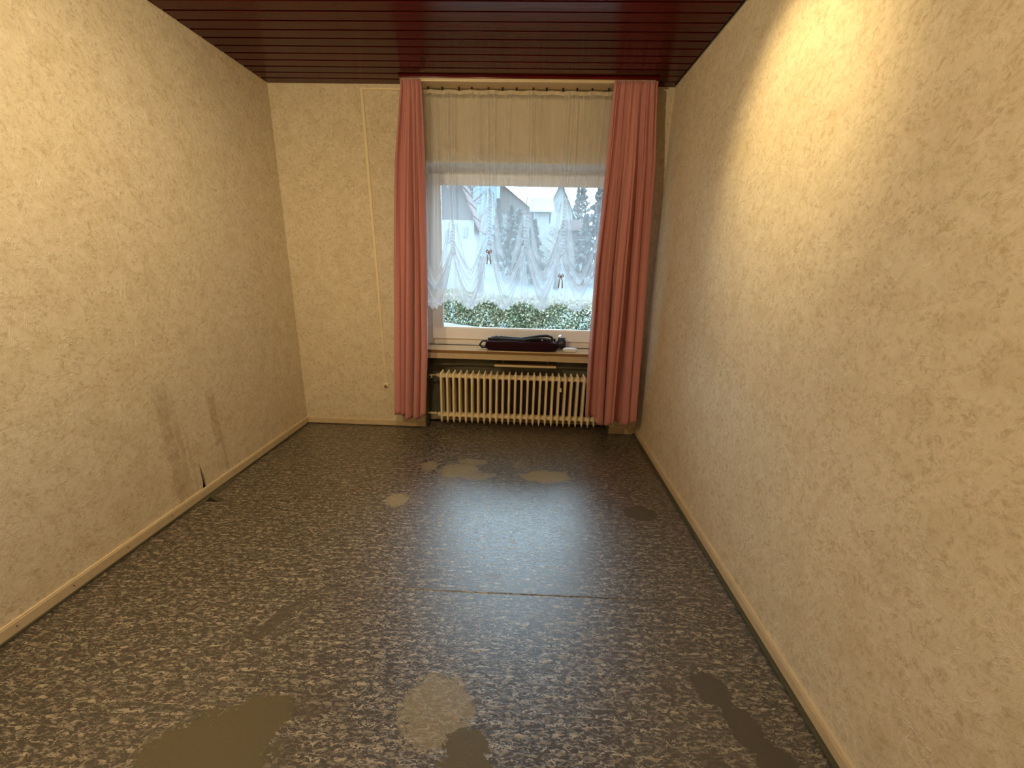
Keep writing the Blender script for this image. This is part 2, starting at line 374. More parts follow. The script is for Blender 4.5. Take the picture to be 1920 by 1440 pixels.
wb_ = boxes('wall_back', [(XL, NX0, 0, .36, 0, zt), (NX1, XR, 0, .36, 0, zt), (NX0, NX1, 0, .36, 1.988, zt), (NX0, NX1, .18, .36, 0, .66)], 'paper'); tag(wb_, kind='structure')
boxes('niche_panel', [(NX0 + .001, NX1 - .001, .170, .181, .05, .60)], 'niche', wb_)
boxes('niche_side_panel', [(NX0 - .0, NX0 + .004, .012, .170, .0, .60)], 'niche', wb_); boxes('niche_side_panel', [(NX1 - .004, NX1, .012, .170, 0, .60)], 'niche', wb_)
# sagging foil hanging over the top of the niche
def foil(i, j):
    return (NX0 + .03 + i * 1.44, .155 - .05 * j + .012 * math.sin(i * 9) * j, .583 - .085 * j * (1 - .25 * i) + .01 * math.sin(i * 5))
grid('loose_foil_flap', foil, 30, 5, 'niche', wb_, .001)

# ceiling of narrow tongue-and-groove boards
ce = boxes('ceiling', [(XL - .13, XR + .13, YF - .13, .38, H + .022, H + .10)], 'dark'); tag(ce, kind='structure')
bm = bmesh.new(); PW = .0735; PITCH = .0853
box(bm, XL, XR - .016, 0, PW, 0, .018, bev=.0025)
me = bpy.data.meshes.new('ceiling_board'); bm.to_mesh(me); bm.free(); me.materials.append(M['mahogany'])
y_ = .0 - PW - .004
while y_ > YF - .05:
    o = link('ceiling_board', me, ce); o.location = (0, y_, H); y_ -= PITCH
boxes('groove_backing', [(XL, XR - .016, YF, 0, H + .010, H + .0215)], plain('groove_wood', (.025, .005, .004), .6), ce)
boxes('edge_gap_shade', [(XR - .016, XR, YF, 0, H + .012, H + .0215)], 'dark', ce)  # near-black strip paints the shade in the gap along the right wall

# skirting
def skirt(name, lst, lst2, lst3=None):
    o = boxes(name, lst, 'base', bev=.0012); tag(o, kind='structure')
    if lst2: boxes('top_lip', lst2, 'lip', o, bev=.001)
    return o
bl = skirt('baseboard_left', [(XL, XL + .013, YF, 0, .010, .050)], [(XL, XL + .0085, YF, 0, .0505, .056)])
boxes('carpet_edge', [(XL, XL + .019, YF, -.001, 0, .0105)], 'edge_strip', bl, bev=.003)
br = skirt('baseboard_right', [(XR - .013, XR, YF, 0, .010, .043)], [(XR - .0095, XR, YF, 0, .0435, .054)])
boxes('carpet_edge', [(XR - .028, XR, YF, -.001, 0, .0105)], 'edge_strip', br, bev=.003)
bb = skirt('baseboard_back', [(XL + .013, NX0, -.013, 0, .008, .047)], [(XL + .013, NX0 - .004, -.006, 0, .0475, .051)])
b2 = skirt('trim_1', [(NX1, XR - .013, -.013, 0, .016, .052)], [(NX1 + .003, XR - .013, -.006, 0, .0525, .056)])
b3 = skirt('trim_2', [(NX0 + .004, NX1 - .004, .155, .170, .012, .05)], None)
for u, v in ((438, 890.5), (320, 974), (237, 1034), (137, 1111), (30, 1186)):
    p = lw(u, v); bm = bmesh.new(); bmesh.ops.create_icosphere(bm, subdivisions=1, radius=.0028, matrix=Matrix.Translation((XL + .0135, p.y, .034))); obj('nail_head', bm, 'black', bl)
# torn, lifted carpet corner by the left skirting
a0, a1, a2, a3 = fw(383, 941), fw(409, 941), fw(391, 934.5), fw(383, 938)
pyobj('carpet_tear', [(a0.x, a0.y, .0008), (a1.x, a1.y, .0008), (a2.x, a2.y, .0008), (a3.x, a3.y, .0008)], [(0, 1, 2, 3)], 'dark', fl)
def lift(i, j):
    p = Vector(a2).lerp(Vector(a1), i); q = Vector((.014, .03, 0)) * j
    return (p.x + q.x, p.y + q.y, .0012 + .010 * (1 - j) ** 2 * (1 - i))
grid('carpet_lifted_edge', lift, 8, 5, 'edge_strip', fl)
def lift2(i, j):
    yy = -1.30 + .42 * i; k = math.sin(PI * i) ** .8
    return (XL + .012 + j * .030 * k + .004, yy, .001 + .014 * math.sin(PI * min(1, j * 1.1)) * k)
grid('carpet_bulge', lift2, 20, 6, 'edge_strip', bl)

# ------------------------------------------------------------------ window
win = empty('window_1', (1.735, .22, .66)); tag(win, kind='structure')
def wbox(name, lst, mat, parent=win, bev=.003):
    o = boxes(name, lst, mat, None, bev); o.parent = parent
    o.matrix_parent_inverse = Matrix.Translation(-Vector(parent.location)) if parent is win else Matrix.Identity(4)
    return o
bpy.context.view_layer.update()
YW = .205
X0, X1, Z0, Z1 = NX0, NX1, ZS, 1.988
GX0, GX1, GZ0, GZ1 = 1.108, 2.372, .806, 1.872
SX0, SX1, SZ0, SZ1 = 1.020, 2.455, .712, 1.945
wbox('outer_frame', [(X0, SX0 + .01, YW, YW + .07, Z0, Z1), (SX1 - .01, X1, YW, YW + .07, Z0, Z1), (SX0, SX1, YW, YW + .07, Z0, SZ0 + .01), (SX0, SX1, YW, YW + .07, SZ1 - .01, Z1)], 'upvc')
sash = wbox('sash', [(SX0, GX0 - .006, YW - .018, YW + .05, SZ0, SZ1), (GX1 + .006, SX1, YW - .018, YW + .05, SZ0, SZ1), (GX0 - .007, GX1 + .007, YW - .0179, YW + .05, SZ0, GZ0 - .006), (GX0 - .007, GX1 + .007, YW - .0179, YW + .05, GZ1 + .006, SZ1)], 'upvc')
wbox('glazing_bead', [(GX0 - .008, GX0 + .002, YW - .010, YW + .012, GZ0 - .008, GZ1 + .008), (GX1 - .002, GX1 + .008, YW - .010, YW + .012, GZ0 - .008, GZ1 + .008), (GX0, GX1, YW - .0099, YW + .012, GZ0 - .008, GZ0 + .002), (GX0, GX1, YW - .0099, YW + .012, GZ1 - .002, GZ1 + .008)], 'upvc', bev=.001)
wbox('pane', [(GX0 - .004, GX1 + .004, YW + .016, YW + .020, GZ0 - .004, GZ1 + .004)], 'glass', bev=0)
wbox('reveal_lining', [(X0, X0 + .004, .0, YW, Z0, Z1), (X1 - .004, X1, .0, YW, Z0, Z1), (X0 + .004, X1 - .004, .0, YW, Z1 - .004, Z1)], 'reveal', bev=0)
wbox('sill_board', [(X0 + .001, X1 - .001, -.014, YW + .002, ZS - .006, ZS)], 'sill', bev=.001)
wbox('sill_edge', [(X0 + .001, X1 - .001, -.012, .0, ZF1 - .004, ZS - .0065)], 'sill_edge', bev=.0005)
wbox('sill_fascia', [(X0 + .001, X1 - .001, -.004, .016, ZF0, ZF1 - .0045), (2.035, X1 - .001, -.0045, .016, ZF0 - .004, ZF0)], 'base', bev=.001)
wbox('sill_bed', [(X0 + .004, X1 - .004, .016, .18, .605, ZS - .0065)], 'sill_edge', bev=0)
lath = wbox('shelf_lath', [(1.545, 2.030, -.002, .004, .533, .549)], 'lip', bev=.001)
wbox('shelf_board', [(1.550, 2.028, .004, .10, .535, .547), (1.60, 1.615, .08, .095, .547, .606), (1.96, 1.975, .08, .095, .547, .606)], 'sill_edge', bev=0)

# ------------------------------------------------------------------ radiator
rad = empty('radiator', (1.112, .07, 0)); tag(rad, 'cream ribbed steel radiator in the dark niche under the window sill', 'radiator')
bm = bmesh.new(); P = .0501
for yy in (-.048, -.016, .016, .048):
    zs = [.036, .050, .066, .10, .16, .26, .35, .40, .435, .455, .468]; rs = [.0020, .0060, .0098, .0108, .0094, .0092, .0092, .0100, .0108, .0080, .0018]
    tube(bm, [(0, yy, z_) for z_ in zs], rs, 10, flat=(1.25, 1))
for zc, rz in ((.092, .024), (.428, .024)):
    for yh in (0,):
        pts = [(-P / 2, 0, zc), (-.016, 0, zc), (-.010, 0, zc), (0, 0, zc), (.010, 0, zc), (.016, 0, zc), (P / 2, 0, zc)]
        rr = [.0175, .0185, .024, .026, .024, .0185, .0175]
        # elliptical hub: wide in depth
        tube(bm, pts, rr, 16, flat=(2.15, 1))
me = bpy.data.meshes.new('section'); bm.to_mesh(me); bm.free(); me.materials.append(M['rad'])
me.polygons.foreach_set('use_smooth', [True] * len(me.polygons))
for k in range(26):
    o = bpy.data.objects.new('section', me); col.objects.link(o); o.parent = rad; o.location = (k * P, 0, 0)
def rtube(name, pts, r, mat, n=12):
    o = tubeobj(name, [(Vector(p) - Vector(rad.location)) for p in pts], r, mat, rad, n); return o
rtube('end_plug', [(1.070, .07, .428), (1.088, .07, .428)], .017, 'rad'); rtube('end_plug', [(1.073, .07, .092), (1.088, .07, .092)], .019, 'rad')
rtube('return_pipe', [(NX0 + .002, .05, .106), (1.03, .05, .106), (1.045, .06, .10), (1.078, .07, .094)], .0095, 'rad')
rtube('pipe_nut', [(1.045, .06, .101), (1.062, .066, .097)], .015, 'rad', 6)
k_ = rtube('valve_knob', [(1.022, .030, .425), (1.022, .060, .425)], .017, 'cable', 12); rtube('valve_cap', [(1.022, .026, .425), (1.022, .031, .425)], .009, 'dark', 10)
rtube('valve_stem', [(1.022, .058, .425), (1.022, .07, .428), (1.072, .07, .428)], .006, 'cable')
for z_ in (.15, .38):
    for x_ in (1.36, 2.12): rtube('wall_bracket', [(x_, .11, z_), (x_, .172, z_)], .007, 'rad', 8)
bm = bmesh.new(); box(bm, .945, .972, -.068, -.056, .338, .368, bev=.002); obj('meter_clip', bm, 'rad', rad)

# ------------------------------------------------------------------ curtain rail, drapes, net
rail = empty('curtain_rail', (1.74, -.10, 2.43)); tag(rail, 'long cream curtain rail screwed to the ceiling above the window', 'curtain rail')
def rbox(name, lst, mat, bev=.002):
    o = boxes(name, lst, mat, None, bev); o.parent = rail; o.matrix_parent_inverse = Matrix.Translation(-Vector(rail.location)); return o
rbox('track', [(.945, 2.545, -.146, -.035, 2.418, 2.436)], 'lip', .004)
rbox('mounting_batten', [(.925, 2.565, -.155, -.030, 2.436, 2.4495)], 'mahogany', .002)
for i in range(13): x_ = 1.09 + i * .098 + random.uniform(-.012, .012); rbox('glider', [(x_, x_ + .012, -.062, -.052, 2.396, 2.418)], 'dark', 0)

def interp(tab, z):
    tab = sorted(tab)
    zs = [a[0] for a in tab]
    return [float(np.interp(z, zs, [a[k] for a in tab])) for k in (1, 2)]
def drape(name, tab, seed, ztop, hem, label, nf):
    KD = (3.2192 - .165) / (3.2192 - .13); tab = [(CAM.z + (a - CAM.z) * KD, CAM.x + (b - CAM.x) * KD, CAM.x + (c - CAM.x) * KD) for a, b, c in tab]; hem_ = hem; hem = lambda s: hem_(s) + .010
    r = random.Random(seed)
    # irregular folds: each a bump centre with width and depth
    cs = [(i + .5 + r.uniform(-.28, .28)) / nf for i in range(nf)]; dp = [r.uniform(.45, 1.3) for _ in range(nf)]; ph = [r.uniform(-1, 1) for _ in range(nf)]
    def fold(s, z):
        k = (ztop - z) / (ztop - .15)
        v = 0
        for c_, d_, p_ in zip(cs, dp, ph):
            w_ = .40 / nf * (1 + .3 * p_)
            q = (s - c_ - .05 * p_ * k - .01 * math.sin(z * 2.3 + c_ * 9)) / w_
            v = max(v, d_ * max(0, 1 - abs(q) ** 2.6) ** .7) if k > .0 else v
        v = v * min(1, .35 + k * 2) + .40 * math.sin(s * 55 + 2 * math.sin(s * 9)) * math.exp(-k * 5) + .05 * math.sin(s * 31 + z * 1.7)
        return v
    def fn(i, j):
        z = ztop + (hem(i) - ztop) * (j ** 1.0)
        x0, x1 = interp(tab, z)
        k = (ztop - z) / (ztop - .15)
        amp = .018 + .062 * min(1, k * 1.6)
        top = max(0, 1 - k * 14)
        y = -.153 - amp * fold(i, z) + .006 * math.sin(i * 40 + k * 3) * (1 - k) * .6
        y = y * (1 - top * .5) - .160 * top * .5 + .003 * math.sin(i * 160) * top
        x = x0 + (x1 - x0) * i + .006 * math.sin(i * 2 * PI * nf + 1.3 * k)
        # stitched hem: small pucker
        e = (z - hem(i))
        y -= .003 * math.exp(-((e - .055) / .010) ** 2)
        return (x, y, z)
    o = grid(name, fn, 200, 90, 'drape', None, .0025)
    tag(o, label, 'curtain'); return o
Ltab = [(2.43, .925, 1.058), (2.39, .925, 1.062), (1.97, .868, 1.070), (1.276, .822, 1.062), (.66, .785, 1.045), (.14, .760, 1.014)]
Rtab = [(2.43, 2.292, 2.566), (2.40, 2.290, 2.566), (1.98, 2.280, 2.598), (1.315, 2.254, 2.613), (.66, 2.252, 2.630), (.17, 2.262, 2.645)]
lhem = lambda s: .150 + .012 * math.sin(s * 9) - (.035 * math.exp(-((s - .80) / .10) ** 2)) + .03 * max(0, s - .9) * 4
rhem = lambda s: .196 - .045 * min(1, s / .35) + .012 * math.sin(s * 14) + .05 * max(0, s - .8)
drape('drape', Ltab, 3, 2.428, lhem, 'dusty rose floor-length drape left of the window, in front of the pale wall', 5)
drape('drape', Rtab, 11, 2.428, rhem, 'dusty rose floor-length drape right of the window, by the room corner', 6)

net = empty('net_curtain', (1.66, -.06, 2.39)); tag(net, 'white sheer net curtain with gathered balloon swags and lace hem across the window', 'net curtain')
def ngrid(name, fn, nu, nv, mat):
    L = net.location
    return grid(name, lambda i, j: tuple(Vector(fn(i, j)) - L), nu, nv, mat, net)
G = [(1.246, 1.60, 1.37), (1.505, 1.81, 1.44), (1.765, 1.68, 1.42), (2.022, 1.75, 1.385)]      # x, top z, bottom z of each gathered tape
r = random.Random(5)
FX = [(r.uniform(.99, 2.36), r.uniform(.006, .016), r.uniform(.35, 1)) for _ in range(46)]
for g_ in G: FX += [(g_[0] - .012, .007, 1), (g_[0] + .012, .007, .9), (g_[0] + .03, .006, .7)]
def hemz(x):
    z = 1.035
    ds = [1.10, 1.362, 1.62, 1.892, 2.15]
    k = max(math.exp(-((x - d) / .062) ** 2) for d in ds)
    return 1.050 - .062 * k + .006 * math.sin(x * 190)
def netf(i, j):
    x = .995 + (2.375 - .995) * i
    z = 2.392 + (hemz(x) - 2.392) * j
    k = max(0, min(1, (1.75 - z) / .3))
    # cloth bunches towards the tapes just above and along them
    for gx, gt, gb in G:
        a = math.exp(-((z - (gt + gb) / 2) / .30) ** 2)
        x -= .035 * a * ((x - gx) / .08) * math.exp(-((x - gx) / .08) ** 2)
    y = -.050
    for c_, w_, d_ in FX:
        q = (x - c_ - .010 * math.sin(z * 2.2 + c_ * 20)) / w_
        if abs(q) < 3: y -= .021 * d_ * math.exp(-q * q) * (1 - .65 * k)
    y += .004 * math.sin(x * 31) + .003 * math.sin(x * 77 + z * 2)
    # balloon swell between the tapes
    b = min(abs(x - g_[0]) for g_ in G)
    y -= .035 * k * min(1, b / .12)
    return (x, y, z)
ngrid('net_panel', netf, 420, 60, 'net')
def head(i, j):
    x = 1.0 + 1.36 * i; return (x, -.066 - .003 * math.sin(x * 120), 2.398 - .022 * j + .003 * math.sin(x * 47))
ngrid('header_tape', head, 160, 3, 'header')
def swag(xa, za, xb, zb, dip, width, yo, pw=1.5, skew=0, mat='swag'):
    def fn(i, j):
        t_ = i
        x = xa + (xb - xa) * t_ + skew * math.sin(PI * t_)
        zl = za + (zb - za) * t_
        cen = (1 - abs(2 * t_ - 1) ** pw)
        w_ = 1.7 * width * (.30 + .70 * math.sin(PI * t_))
        z = zl - dip * cen + w_ * (.5 - j)
        y = yo - .028 * math.sin(PI * j) * (.3 + .7 * math.sin(PI * t_)) - .012 * cen
        return (x, y, z)
    return ngrid('swag_fold', fn, 40, 8, mat)
gx = [g_[0] for g_ in G]
#      left end      right end       dip  width
SW = [(1.015, 1.50, gx[0], 1.40, .285, .050, -.085, 1.7), (1.00, 1.42, gx[0], 1.38, .345, .045, -.095, 1.8), (1.015, 1.30, gx[0], 1.44, .20, .05, -.09, 1.5),
      (gx[0], 1.42, gx[1], 1.50, .305, .055, -.090, 1.35), (gx[0], 1.38, gx[1], 1.46, .36, .050, -.100, 1.7), (gx[0], 1.47, gx[1], 1.56, .27, .030, -.085, 1.2),
      (gx[1], 1.47, gx[2], 1.46, .335, .060, -.095, 1.15), (gx[1], 1.45, gx[2], 1.43, .40, .05, -.102, 1.5), (gx[1], 1.56, gx[2], 1.56, .34, .025, -.085, 1.1),
      (gx[2], 1.46, gx[3], 1.54, .285, .045, -.085, 1.1), (gx[2], 1.43, gx[3], 1.44, .35, .070, -.100, 1.4), (gx[2], 1.52, gx[3], 1.62, .33, .03, -.09, 1.2),
      (gx[3], 1.46, 2.30, 1.62, .32, .045, -.088, 1.4), (gx[3], 1.40, 2.30, 1.50, .33, .06, -.10, 1.6), (gx[3], 1.36, 2.30, 1.36, .20, .03, -.10, 1.8)]
for s_ in SW: swag(*s_)
def tail(cx, zt_, zb_, w0, w1, yo, dx=0, mat='swag'):
    def fn(i, j):
        w_ = w0 + (w1 - w0) * j
        return (cx + dx * j + (i - .5) * w_, yo - .012 * math.sin(i * PI * 3) * (.4 + .6 * j), zt_ + (zb_ - zt_) * j)
    return ngrid('hanging_fold', fn, 14, 20, mat)
for g_, dx in zip(G, (-.03, -.02, .06, -.05)):
    tail(g_[0] + .02, g_[2] + .02, 1.075, .03, .085, -.098, dx + .05); tail(g_[0] - .02, g_[2] + .02, 1.07, .025, .075, -.094, dx - .045)
for g_ in G:                                             # ruched tape: stacked little ruffles
    def fn(i, j, g_=g_):
        zz = g_[1] + (g_[2] - g_[1]) * j; ph = 2 * PI * (g_[1] - zz) / .0225
        w_ = (.008 + .010 * min(1, j * 2.2)) * (1 + .18 * math.sin(ph))
        return (g_[0] + (i - .5) * 2 * w_ + .004 * math.sin(j * 9), -.092 - .010 * math.sin(ph + .8 * math.cos(i * PI)) - .012 * math.sin(PI * i), zz - .010 * abs(i - .5) * 2)
    ngrid('gathered_tape', fn, 10, int((g_[1] - g_[2]) / .0225 * 8), 'ruche')
    for sgn in (-1, 1):                                  # folds radiating down beside the tape
        def fn2(i, j, g_=g_, sgn=sgn):
            w_ = .012 + .045 * j
            return (g_[0] + sgn * (.018 + .030 * j + i * w_), -.088 - .014 * math.sin(PI * i), g_[1] - .01 - (g_[1] - g_[2] + .02) * j - i * (.02 + .05 * j))
        ngrid('side_fold', fn2, 8, 16, 'swag')
def lace(i, j):
    x = .998 + 1.37 * i; hz = hemz(x)
    zz = hz + .085 * (1 - j) + (.009 * abs(math.sin(x * 95)) if j > .9 else 0)
    return (x, -.100 - .008 * math.sin(x * 60), zz - .012)
ngrid('lace_hem', lace, 400, 6, 'lace')
for g_, dz in ((G[1], 0), (G[3], -.10)):                 # small ribbon bows with tails
    bm = bmesh.new(); c_ = Vector((g_[0], -.108, g_[2] - .045 + dz)) - net.location
    for s_ in (-1, 1):
        tube(bm, [c_, c_ + Vector((s_ * .012, -.004, .012)), c_ + Vector((s_ * .020, -.002, .002)), c_ + Vector((s_ * .010, 0, -.008)), c_], [.003, .004, .005, .004, .003], 6)
        tube(bm, [c_, c_ + Vector((s_ * .010, -.002, -.035)), c_ + Vector((s_ * .014, 0, -.085))], [.003, .004, .005], 6, flat=(.5, 1))
    obj('ribbon_bow', bm, plain('old_ribbon', (.42, .36, .33), .7), net, True)

# ------------------------------------------------------------------ cable duct and socket on the window wall
cdt = empty('cable_duct', (.626, 0, 2.42)); tag(cdt, 'thin cream cable duct running down the wall left of the drapes', 'cable duct')
p0, p1 = Vector((0, -.007, 0)), Vector((.046, -.005, -2.045))
bm = bmesh.new(); box(bm, 0, .34, -.009, .0, -.006, .006, bev=.002); obj('top_run', bm, 'cable', cdt)
bm = bmesh.new()
v_ = [(-.010, -.010), (.010, -.010), (.010, 0), (-.010, 0)]
def ring(x, z, s): return [(x + a * s, b * s, z) for a, b in v_]
R0, R1, R2 = ring(.004, .006, .85), ring(.030, -1.25, .75), ring(.0455, -2.045, .38)
vs = [bm.verts.new(p) for p in R0 + R1 + R2]
for a in (0, 4):
    for k in range(4): bm.faces.new((vs[a + k], vs[a + (k + 1) % 4], vs[a + 4 + (k + 1) % 4], vs[a + 4 + k]))
bm.faces.new(vs[:4][::-1]); bm.faces.new(vs[8:]); bmesh.ops.recalc_face_normals(bm, faces=bm.faces)
obj('vertical_run', bm, 'cable', cdt)
so = empty('aerial_socket', (.670, 0, .350)); tag(so, 'small round aerial socket at the lower end of the cable duct', 'socket')
so_r = [(0, .022), (-.006, .022), (-.012, .019), (-.014, .012)]
tubeobj('cover', [(0, a, 0) for a, b in so_r], [b for a, b in so_r], 'cable', so, 20)
tubeobj('brass_plug', [(0, -.013, 0), (0, -.030, -.001)], [.0085, .007], 'brass', so, 12); tubeobj('plug_core', [(0, -.030, 0), (0, -.032, 0)], .003, 'black', so, 8)

# ------------------------------------------------------------------ things on the sill
bag = empty('padded_bag', (1.75, .035, ZS)); tag(bag, 'long dark plum padded bag with black straps lying on the window sill', 'bag')
t = NT('plum_fabric'); M['plum'] = t.set(t.mix(t.noise(60, 4), (.014, .0025, .006), (.028, .005, .012)), .75, 0, t.bump(t.noise(500, 2), .3, .001), **{'Specular IOR Level': .15})
def se(w_, d_, h_, n=28, m=18, sag=None, e1=.35, e2=.35):
    vs, fs = [], []
    pw = lambda c, e: math.copysign(abs(c) ** e, c)
    for j in range(m + 1):
        ph = -PI / 2 + PI * j / m
        for i in range(n):
            th = 2 * PI * i / n
            x, y, z = pw(math.cos(ph), e1) * pw(math.cos(th), e2), pw(math.cos(ph), e1) * pw(math.sin(th), e2), pw(math.sin(ph), e1)
            p = Vector((x * w_ / 2, y * d_ / 2, z * h_ / 2))
            vs.append(sag(p) if sag else p)
    for j in range(m):
        for i in range(n): fs.append((j * n + i, j * n + (i + 1) % n, (j + 1) * n + (i + 1) % n, (j + 1) * n + i))
    return vs, fs
def sag(p):
    top = max(0, p.z / .042)
    return Vector((p.x, p.y, p.z + .042 - top * (.007 * math.sin(max(0, p.x + .28) * 5.6) + .003 * math.sin(p.x * 23))))
vs, fs = se(.560, .085, .084, 44, 22, sag, .40, .3); pyobj('body', vs, fs, 'plum', bag, True)
def bt(name, pts, r, mat, n=8, flat=(1, 1)): return tubeobj(name, [(a, b, c if c < .03 else c + .009) for a, b, c in pts], r * (1.45 if mat == 'strap' else 1), mat, bag, n, flat)
bt('piping', [(-.275, -.034, .045), (-.26, -.037, .064), (-.2, -.036, .066), (-.08, -.036, .060), (.08, -.036, .058), (.2, -.036, .064), (.262, -.037, .062), (.277, -.034, .045)], .0022, plain('plum_piping', (.09, .035, .045), .5))
bt('zip', [(-.24, -.01, .073), (-.1, -.012, .068), (.1, -.012, .066), (.24, -.01, .071)], .0025, 'black')
bt('shoulder_strap', [(-.255, .02, .075), (-.2, .025, .090), (-.1, .02, .085), (0, .02, .082), (.07, .015, .095), (.14, .01, .108), (.20, .01, .112), (.235, .01, .104), (.245, .015, .084), (.235, .02, .070)], .0085, 'strap', 8, (1, .85))
bt('folded_strap', [(-.245, .006, .074), (-.2, .008, .080), (-.1, .006, .076), (.02, .004, .074), (.10, .006, .080), (.17, .004, .086), (.215, .004, .080), (.24, .006, .068)], .0090, 'strap', 10, (1.3, .9))
bt('strap_loop', [(.02, -.005, .075), (.08, -.01, .088), (.14, -.015, .092), (.19, -.015, .085), (.205, -.01, .070)], .007, 'strap', 8, (1, .9))
bt('carry_handle', [(-.278, 0, .02), (-.305, 0, .016), (-.325, 0, .030), (-.305, 0, .058), (-.270, 0, .062)], .009, 'strap', 8, (1.3, .6))
bt('buckle', [(-.262, .012, .077), (-.240, .012, .080)], .010, 'black', 8); bt('buckle', [(-.215, .012, .088), (-.198, .012, .092)], .008, 'black', 8); bt('buckle', [(-.185, .012, .090), (-.168, .012, .092)], .008, 'black', 8)
bt('strap_clip', [(.155, -.02, .083), (.170, -.02, .085)], .006, 'silver', 8)
tri = empty('folded_tripod', (1.77, .118, ZS)); tag(tri, 'black folded tripod with silver-capped head lying behind the plum bag', 'tripod')
for dy, dz in ((-.017, .014), (.017, .014), (0, .043)):
    bm = bmesh.new(); tube(bm, [(-.29, dy, dz), (-.285, dy, dz), (.0, dy, dz), (.0, dy, dz), (.23, dy, dz)], [.008, .011, .011, .014, .014], 10); obj('leg', bm, 'black', tri, True)
hd = tubeobj('head', [(.225, 0, .034), (.262, 0, .034), (.266, 0, .040), (.30, -.01, .050), (.328, -.012, .052), (.332, -.012, .052)], [.030, .034, .026, .044, .044, .036], 'black', tri, 18)
tubeobj('silver_cap', [(.290, -.012, .088), (.292, -.012, .106), (.300, -.012, .110)], [.021, .020, .014], 'silver', tri, 16)
tubeobj('head_block', [(.300, -.012, .06), (.302, -.012, .100)], [.030, .027], 'black', tri, 14)
tubeobj('lock_knob', [(.245, 0, .06), (.245, 0, .088)], [.009, .009], 'black', tri, 10)
cs_ = empty('earbud_case', (2.135, .040, ZS)); tag(cs_, 'small glossy white earbud case right of the bag on the sill', 'case')
vs, fs = se(.115, .045, .034, 32, 16, lambda p: p + Vector((0, 0, .017)), .7, .6); pyobj('case_shell', vs, fs, 'whiteplastic', cs_, True)
tubeobj('lid_seam', [(-.045, -.0215, .018), (0, -.0235, .018), (.045, -.0215, .018)], .0012, 'greyline', cs_, 6)

# ------------------------------------------------------------------ outdoors
GY = [-.6]
def gz(y): return -.62 + max(0, y - 12) * .075
def gridground(name, x0, x1, ys, mat, dz=0):
    vs = []; fs = []
    for y in ys:
        vs += [(x0(y), y, gz(y) + dz), (x1(y), y, gz(y) + dz)]
    for k in range(len(ys) - 1): fs.append((2 * k, 2 * k + 1, 2 * k + 3, 2 * k + 2))
    o = pyobj(name, vs, fs, mat); return o
g = gridground('ground', lambda y: -60, lambda y: 80, [.4, 4, 8, 12, 16, 22, 30, 45, 70, 140], 'frost'); tag(g, kind='structure')
rd = gridground('road', lambda y: -2 + (y - 12) * -.1, lambda y: 7 + (y - 12) * .55, [11.5, 12, 16, 20, 26, 31], 'asphalt', .02); tag(rd, kind='structure')
rd2 = gridground('side_road', lambda y: -30, lambda y: 60, [31, 34, 36], 'asphalt', .02); tag(rd2, kind='structure')

def leaves(name, pts, size, mat, parent, flatten=1):
    n_ = len(pts); d = rng.normal(size=(n_, 3)); d /= np.linalg.norm(d, axis=1)[:, None]
    e = rng.normal(size=(n_, 3)); e -= (e * d).sum(1)[:, None] * d; e /= np.linalg.norm(e, axis=1)[:, None]
    s = size * rng.uniform(.5, 1.4, (n_, 1)); f = np.cross(d, e)
    q = np.stack([pts - d * s, pts + e * s * .5, pts + d * s, pts - e * s * .5], 1).reshape(-1, 3)
    me = bpy.data.meshes.new(name); me.vertices.add(4 * n_); me.vertices.foreach_set('co', q.ravel())
    me.loops.add(4 * n_); me.loops.foreach_set('vertex_index', np.arange(4 * n_)); me.polygons.add(n_)
    me.polygons.foreach_set('loop_start', np.arange(n_) * 4); me.polygons.foreach_set('loop_total', np.full(n_, 4)); me.update(calc_edges=True)
    return tag(link(name, me, parent, mat), kind='stuff')
hd_ = empty('hedge', (2, 8.6, -.6)); tag(hd_, 'low clipped frosty hedge outside, along the garden edge beyond the window', 'hedge')
A, B = Vector((-1.9, 11.75)), Vector((5.6, 6.45)); D = (B - A); nn = Vector((-D.y, D.x)).normalized()
n_ = 34000; s = rng.random(n_); wz = rng.random(n_); side = rng.random(n_)
top = .30 - .02 * s + .05 * np.sin(s * 13) + .04 * np.sin(s * 37 + 1) + .025 * np.sin(s * 90) + .02 * np.sin(s * 171)
th = (rng.random(n_) - .5)
on_top = side < .3
zz = np.where(on_top, top + rng.normal(0, .03, n_), -.6 + (top + .6) * wz)
off = np.where(on_top, th * .8, np.where(th < 0, -.4, .4) + rng.normal(0, .06, n_) + .04 * np.sin(s * 23) + .05 * np.sin(s * 61 + 2))
px = A.x + D.x * s + nn.x * off; py = A.y + D.y * s + nn.y * off
leaves('leaves', np.stack([px - 2, py - 8.6, zz + .6], 1), .042, 'hedge', hd_)
bm = bmesh.new()
a_ = A - nn * .33; b_ = B - nn * .33; c_ = B + nn * .33; d_ = A + nn * .33
prism(bm, [(p.x - 2, p.y - 8.6, 0) for p in (a_, b_, c_, d_)], (0, 0, .80)); obj('inner_branches', bm, plain('hedge_core', (.05, .06, .035), .9, var=.6, vs=20), hd_)

